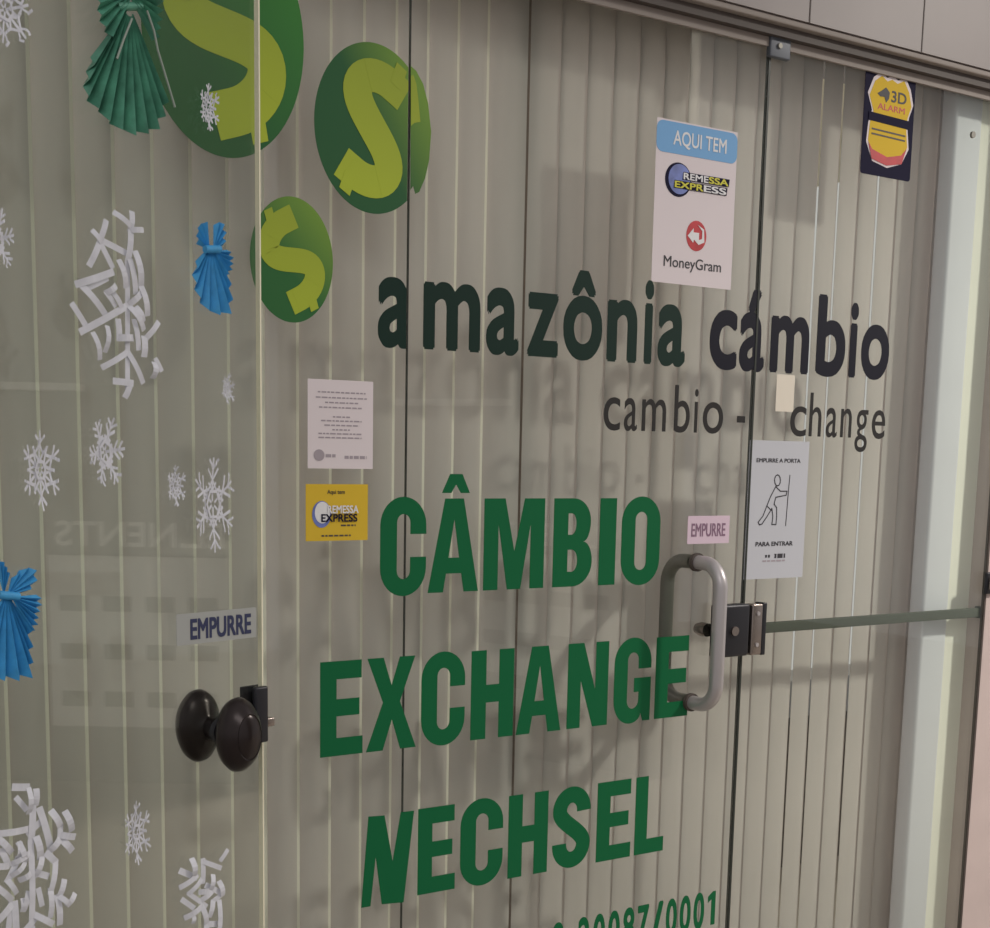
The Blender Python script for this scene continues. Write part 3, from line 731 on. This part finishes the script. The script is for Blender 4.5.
def cut_flake(ox, oy, k, wpx, strokes, base, label, seed):
    """snowflake whose cut bars follow the photo's, each a curled strip of paper on the leaf"""
    c = LEAF.uv(*base); bm = bmesh.new(); rs = random.Random(seed); tt = .0004
    for si, (x0, y0, x1, y1) in enumerate(strokes):
        a = LEAF.uv(ox+x0/k, oy+y0/k); b = LEAF.uv(ox+x1/k, oy+y1/k); a = (a[0]-c[0], a[1]-c[1]); b = (b[0]-c[0], b[1]-c[1])
        dx, dy = b[0]-a[0], b[1]-a[1]; l = math.hypot(dx, dy) or 1; w = wpx*mpp*rs.uniform(.85, 1.15); nx, ny = -dy/l*w/2, dx/l*w/2; ex, ey = dx/l*w*.3, dy/l*w*.3
        lo = []; bend = rs.uniform(0, .008)
        for j in range(6):
            f = j/5; x = a[0]-ex+(dx+2*ex)*f; y = a[1]-ey+(dy+2*ey)*f; z = .0006+si*.00005+bend*math.sin(math.pi*f)
            lo.append([bm.verts.new((x+nx*sg, y+ny*sg, z+zz)) for sg, zz in ((1, 0), (-1, 0), (-1, tt), (1, tt))])
        for p0, p1 in zip(lo, lo[1:]):
            for i in range(4): bm.faces.new((p0[i], p0[(i+1) % 4], p1[(i+1) % 4], p1[i]))
        bm.faces.new(lo[0][::-1]); bm.faces.new(lo[-1])
    o = mesh_obj('paper_snowflake', bm, M_SNOW, None, LEAF.mat(c[0], c[1], 0))
    return meta(o, label, 'snowflake decoration', 'paper snowflakes on the open glass door')
cut_flake(60, 200, 4.64, 5.4, [(250,60,330,130),(330,60,322,140),(380,140,320,140),(325,130,310,290),(210,100,185,180),(150,145,190,200),(205,195,310,250),(180,200,135,300),(190,210,240,310),
 (75,390,240,335),(90,390,205,530),(125,410,215,365),(55,485,120,590),(95,610,310,490),(150,620,180,735),(215,590,205,700),(195,775,310,705),(310,705,380,845),(310,290,310,900),(250,840,330,850),
 (300,910,320,860),(345,245,370,400),(370,400,400,530),(270,285,300,400),(240,430,280,500),(265,560,270,645),(270,640,330,640),(340,560,360,690),(395,640,450,570),(385,640,385,720),(440,740,465,790),
 (430,760,425,820),(320,280,345,430),(210,430,250,400),(350,500,380,560),(370,430,320,480),(210,430,250,490),(320,500,380,600)], (120, 300), 'tall open paper snowflake left of the small blue pleated doll', 21)
cut_flake(0, 770, 5.88, 5.8, [(80,100,160,100),(165,110,165,250),(95,165,150,230),(210,120,205,200),(190,200,180,420),(230,230,290,440),(-60,375,160,345),(-40,380,60,480),(160,370,240,300),(300,245,350,330),
 (350,330,345,420),(345,400,290,470),(380,250,415,350),(360,410,415,470),(350,380,430,390),(105,430,140,540),(110,430,100,520),(210,400,230,510),(60,550,170,480),(100,520,40,650),(40,650,90,720),
 (140,540,60,620),(175,420,180,930),(240,510,200,620),(270,490,320,540),(320,530,290,720),(290,700,290,860),(370,650,340,740),(330,740,345,900),(340,740,400,790),(430,730,390,790),(-60,660,60,760),
 (-60,920,60,790),(60,780,40,960),(80,780,90,1000),(130,820,160,720),(130,820,130,760),(220,700,240,790),(200,850,300,900),(200,870,120,960),(200,600,270,620),(110,640,170,600),(180,930,185,1250),
 (180,1050,120,1130),(180,1050,250,1120),(60,1000,180,960),(-60,560,40,560),(0,470,40,560)], (28, 878), 'largest paper snowflake in the bottom left corner', 22)
cut_flake(110, 780, 6.27, 5.6, [(510,500,520,600),(440,570,540,610),(440,670,540,600),(580,500,580,640),(580,510,690,550),(490,710,570,620),(490,710,600,790),(570,750,640,690),(640,600,620,690),(450,750,520,800),
 (470,860,570,790),(570,790,600,900),(600,900,590,1060),(640,760,620,850),(680,640,700,720),(690,720,640,760),(680,760,670,1000),(560,700,620,690),(600,660,680,700),(520,860,515,890),(610,900,660,900),
 (730,440,690,500),(600,960,540,1020),(600,960,660,1030)], (205, 890), 'bright paper snowflake cut by the bottom edge below the knob', 23)

# ---------------------------------------------------------------- pleated paper dolls
def fan(bm, fr, c, apex, arc, n, depth, z0, r0=.08):
    """pleated sector from apex to the polyline arc (photo points on the leaf), folded in depth"""
    A = fr.uv(*apex); A = (A[0]-c[0], A[1]-c[1]); pts = [fr.uv(*p) for p in arc]; pts = [(p[0]-c[0], p[1]-c[1]) for p in pts]
    ln = [0]
    for a, b in zip(pts, pts[1:]): ln.append(ln[-1]+math.hypot(b[0]-a[0], b[1]-a[1]))
    def at(s):
        s *= ln[-1]
        for i in range(len(pts)-1):
            if s <= ln[i+1]+1e-9:
                f = (s-ln[i])/max(1e-9, ln[i+1]-ln[i]); return (pts[i][0]+(pts[i+1][0]-pts[i][0])*f, pts[i][1]+(pts[i+1][1]-pts[i][1])*f)
        return pts[-1]
    front, back = [], []
    for i in range(2*n+1):
        e = at(i/(2*n)); k = (i % 2); ext = 1.0 if k else .955
        o = (A[0]+(e[0]-A[0])*ext, A[1]+(e[1]-A[1])*ext); inn = (A[0]+(e[0]-A[0])*r0, A[1]+(e[1]-A[1])*r0)
        z = z0+(depth if k else 0); zi = z0+depth*.5+(depth*.15 if k else 0)
        front.append((bm.verts.new((inn[0], inn[1], zi)), bm.verts.new((o[0], o[1], z))))
        back.append((bm.verts.new((inn[0], inn[1], zi-.0006)), bm.verts.new((o[0], o[1], z-.0006))))
    for L_ in (front, back):
        for a, b in zip(L_, L_[1:]): bm.faces.new((a[0], a[1], b[1], b[0]))
    for j in (0, 1):
        for i in range(2*n): bm.faces.new((front[i][j], front[i+1][j], back[i+1][j], back[i][j]))
    for i in (0, -1): bm.faces.new((front[i][0], front[i][1], back[i][1], back[i][0]))
def doll(base, label, mt, parts, tie):
    c = LEAF.uv(*base); t = empty('pleated_paper_doll', LEAF.mat(c[0], c[1], 0), label, 'paper decoration', 'pleated paper dolls on the open glass door')
    for nm, apex, arc, n, dep, z0 in parts:
        bm = bmesh.new(); fan(bm, LEAF, c, apex, arc, n, dep, z0); mesh_obj(nm, bm, mt, t)
    a, b = LEAF.uv(*tie[0]), LEAF.uv(*tie[1]); bm = bmesh.new()
    tube(bm, [(a[0]-c[0], a[1]-c[1], .012), (b[0]-c[0], b[1]-c[1], .012)], .006, 10); mesh_obj('waist_tie', bm, mt, t, smooth=True)
    return t
doll((208, 316), 'small blue pleated paper doll hanging beside the door edge', M_BLUEP, [
    ('skirt', (207, 246), [(194, 262), (190, 278), (193, 292), (198, 305), (206, 313), (216, 316), (226, 315), (228, 303), (226, 284), (223, 262)], 9, .012, .002),
    ('wing', (206, 250), [(194, 244), (194, 232), (197, 223), (206, 222)], 4, .008, .004),
    ('wing', (210, 250), [(212, 224), (218, 221), (222, 230), (221, 246)], 4, .008, .004),
    ('sleeve', (210, 252), [(224, 250), (228, 258), (227, 270), (222, 277)], 5, .008, .007)], ((200, 250), (215, 250)))
doll((0, 680), 'large bright blue pleated paper doll cut off by the left edge', M_BLUEP, [
    ('skirt', (2, 592), [(-32, 650), (-30, 676), (-10, 679), (8, 680), (26, 678), (27, 650), (25, 622)], 9, .016, .002),
    ('wing', (0, 594), [(-8, 556), (0, 562), (6, 575)], 4, .01, .004),
    ('wing', (4, 594), [(10, 577), (18, 569), (28, 566), (34, 572), (31, 584), (22, 592)], 5, .01, .004),
    ('sleeve', (6, 596), [(34, 594), (35, 604), (32, 614), (31, 624), (26, 632)], 6, .010, .009)], ((-6, 594), (14, 596)))
g = doll((120, 137), 'dark green foil pleated paper doll at the top, left of the largest dollar sticker', M_GREENP, [
    ('skirt', (124, 8), [(88, 60), (80, 84), (80, 102), (95, 115), (105, 128), (128, 138), (150, 134), (160, 112), (160, 96)], 11, .02, .002),
    ('sleeve', (128, -8), [(98, -20), (91, 0), (93, 20), (99, 34), (108, 44)], 6, .014, .008),
    ('sleeve', (120, -8), [(150, 44), (154, 20), (156, -10)], 6, .014, .008)], ((112, 8), (136, 8)))
c = LEAF.uv(120, 137)
for pts in (((136, 14), (143, 34), (147, 54)), ((147, 54), (158, 90), (164, 110)), ((121, 22), (113, 42), (106, 62))):
    q3 = [LEAF.uv(*p) for p in pts]; bm = bmesh.new(); tube(bm, [(p[0]-c[0], p[1]-c[1], .026) for p in q3], .0016, 8); mesh_obj('silver_strip', bm, M_SILVER, g, smooth=True)

# ---------------------------------------------------------------- the opposite side of the passage (seen only as reflections)
def mirror_leaf(V): return V-LEAF.n*2*(V-LEAF.o).dot(LEAF.n)
def vpoint(px, py, depth): return mirror_leaf(CAM+(right*(px-CX)+down*(py-CY)+fwd*F)*(depth/F))
# a shopfront opposite: its plane stands upright, found from two points at the far side
a = vpoint(230, 600, 6.0); b = vpoint(-20, 600, 6.0)
uu = (b-a); uu.z = 0; uu.normalize(); nn = Vector((uu.y, -uu.x, 0))
if nn.dot(LEAF.o-a) < 0: nn = -nn
if uu.cross(Vector((0, 0, 1))).dot(nn) < 0: uu = -uu
OPP = Frame((a.x, a.y, 0), uu, nn)
def ouv(px, py):
    C2 = mirror_leaf(CAM); d = mirror_leaf(CAM+ray(px, py)) - C2
    k = (OPP.o-C2).dot(OPP.n)/d.dot(OPP.n); p = C2+d*k-OPP.o
    return p.dot(OPP.u), p.z
q0 = ouv(230, 555); q1 = ouv(50, 555)
M_OPPW = mat('opposite_wall_paint', srgb(120, 118, 112), .7)
M_BOARD = mat('opposite_board', srgb(245, 245, 238), .6)
M_SIGNB = mat('opposite_sign', srgb(105, 100, 95), .6)
xa, xb = sorted((q0[0], q1[0]))
zz1 = ouv(60, 555)[1]; zz0 = ouv(60, 725)[1]; zs1 = ouv(60, 512)[1]
structure(boxobj('wall_opposite', (xa-.25, xb+1.3, 0, 4.2, -.1, 0), M_OPPW, None, OPP.mat(0, 0, 0)))
t = empty('shop_sign', OPP.mat(xa, zz1+.005), 'grey shop sign of the unit opposite, seen only as a faint reflection', 'sign')
boxobj('sign_panel', (0, xb-xa, 0, zs1-zz1, .001, .03), M_SIGNB, t)
word('EL.NENTS', (xb-xa)*.02, (xb-xa)*.95, (zs1-zz1)*.22, (zs1-zz1)*.55, M_BOARD, t, 'sign_text', .02, .031, t=.004)
t = empty('notice_board', OPP.mat(xa, zz0), 'large pale board under the opposite sign, seen only as a faint reflection', 'board')
boxobj('board', (0, xb-xa, 0, zz1-zz0, .001, .02), M_BOARD, t)
for i in range(4):
    for j in range(3):
        x = (xb-xa)*(.06+.24*i); y = (zz1-zz0)*(.12+.28*j)
        boxobj('card', (x, x+(xb-xa)*.16, y, y+(zz1-zz0)*.09, .0205, .024), M_OPPW, t)

# ---------------------------------------------------------------- light
def area(name, loc, size, energy, col, rot=(0, 0, 0), sy=None):
    l = bpy.data.lights.new(name, 'AREA'); l.size = size; l.energy = energy; l.color = col
    if sy: l.shape = 'RECTANGLE'; l.size_y = sy
    o = bpy.data.objects.new(name, l); o.location = loc; o.rotation_euler = rot; COL.objects.link(o); return o
kl = bpy.data.lights.new('ceiling_spot_light', 'SPOT'); kl.spot_size = math.radians(172); kl.spot_blend = 1.0; kl.energy = 760; kl.shadow_soft_size = .13; kl.color = (1, .93, .84)
ko = bpy.data.objects.new('ceiling_spot_light', kl); ko.location = (3.6, -2.1, 3.7); COL.objects.link(ko)
area('added_fill_light', (-2.2, -3.4, 3.7), 1.8, 40, (1, .95, .92))  # unseen soft fill, added to lift left-facing sides and the lettering
area('interior_light', (.5, 1.8, 2.95), 2.5, 90, (1, .97, .9))
W_ = bpy.data.worlds.new('world'); SC.world = W_; W_.use_nodes = True
W_.node_tree.nodes['Background'].inputs[0].default_value = (.88, .85, .84, 1); W_.node_tree.nodes['Background'].inputs[1].default_value = .60
SC.view_settings.view_transform = 'Standard'; SC.view_settings.look = 'None'; SC.view_settings.gamma = 1; SC.view_settings.exposure = 0

# lamp of the passage, mirrored faintly at the top of the glass, and a tube lamp opposite
M_LAMP = bpy.data.materials.new('lamp_glow'); M_LAMP.use_nodes = True
_b = M_LAMP.node_tree.nodes['Principled BSDF']; _b.inputs['Emission Color'].default_value = (1, .96, .9, 1); _b.inputs['Emission Strength'].default_value = 6
bm = bmesh.new(); tube(bm, [(0, 0, 0), (0, 0, .05)], .16, 32)
o = mesh_obj('ceiling_lamp', bm, M_LAMP, None, Matrix.Translation((2.10, -2.60, 3.44)), smooth=True); meta(o, 'round ceiling lamp of the passage, seen only as a bright reflection at the top', 'lamp')
p0, p1 = ouv(-60, 385), ouv(85, 385)
o = boxobj('wall_shelf', (min(p0[0], p1[0]), max(p0[0], p1[0]), p0[1]-.015, p0[1]+.015, .002, .12), M_BOARD, None, OPP.mat(0, 0, 0)); meta(o, 'pale narrow shelf on the wall opposite, a thin reflected line at left', 'shelf')
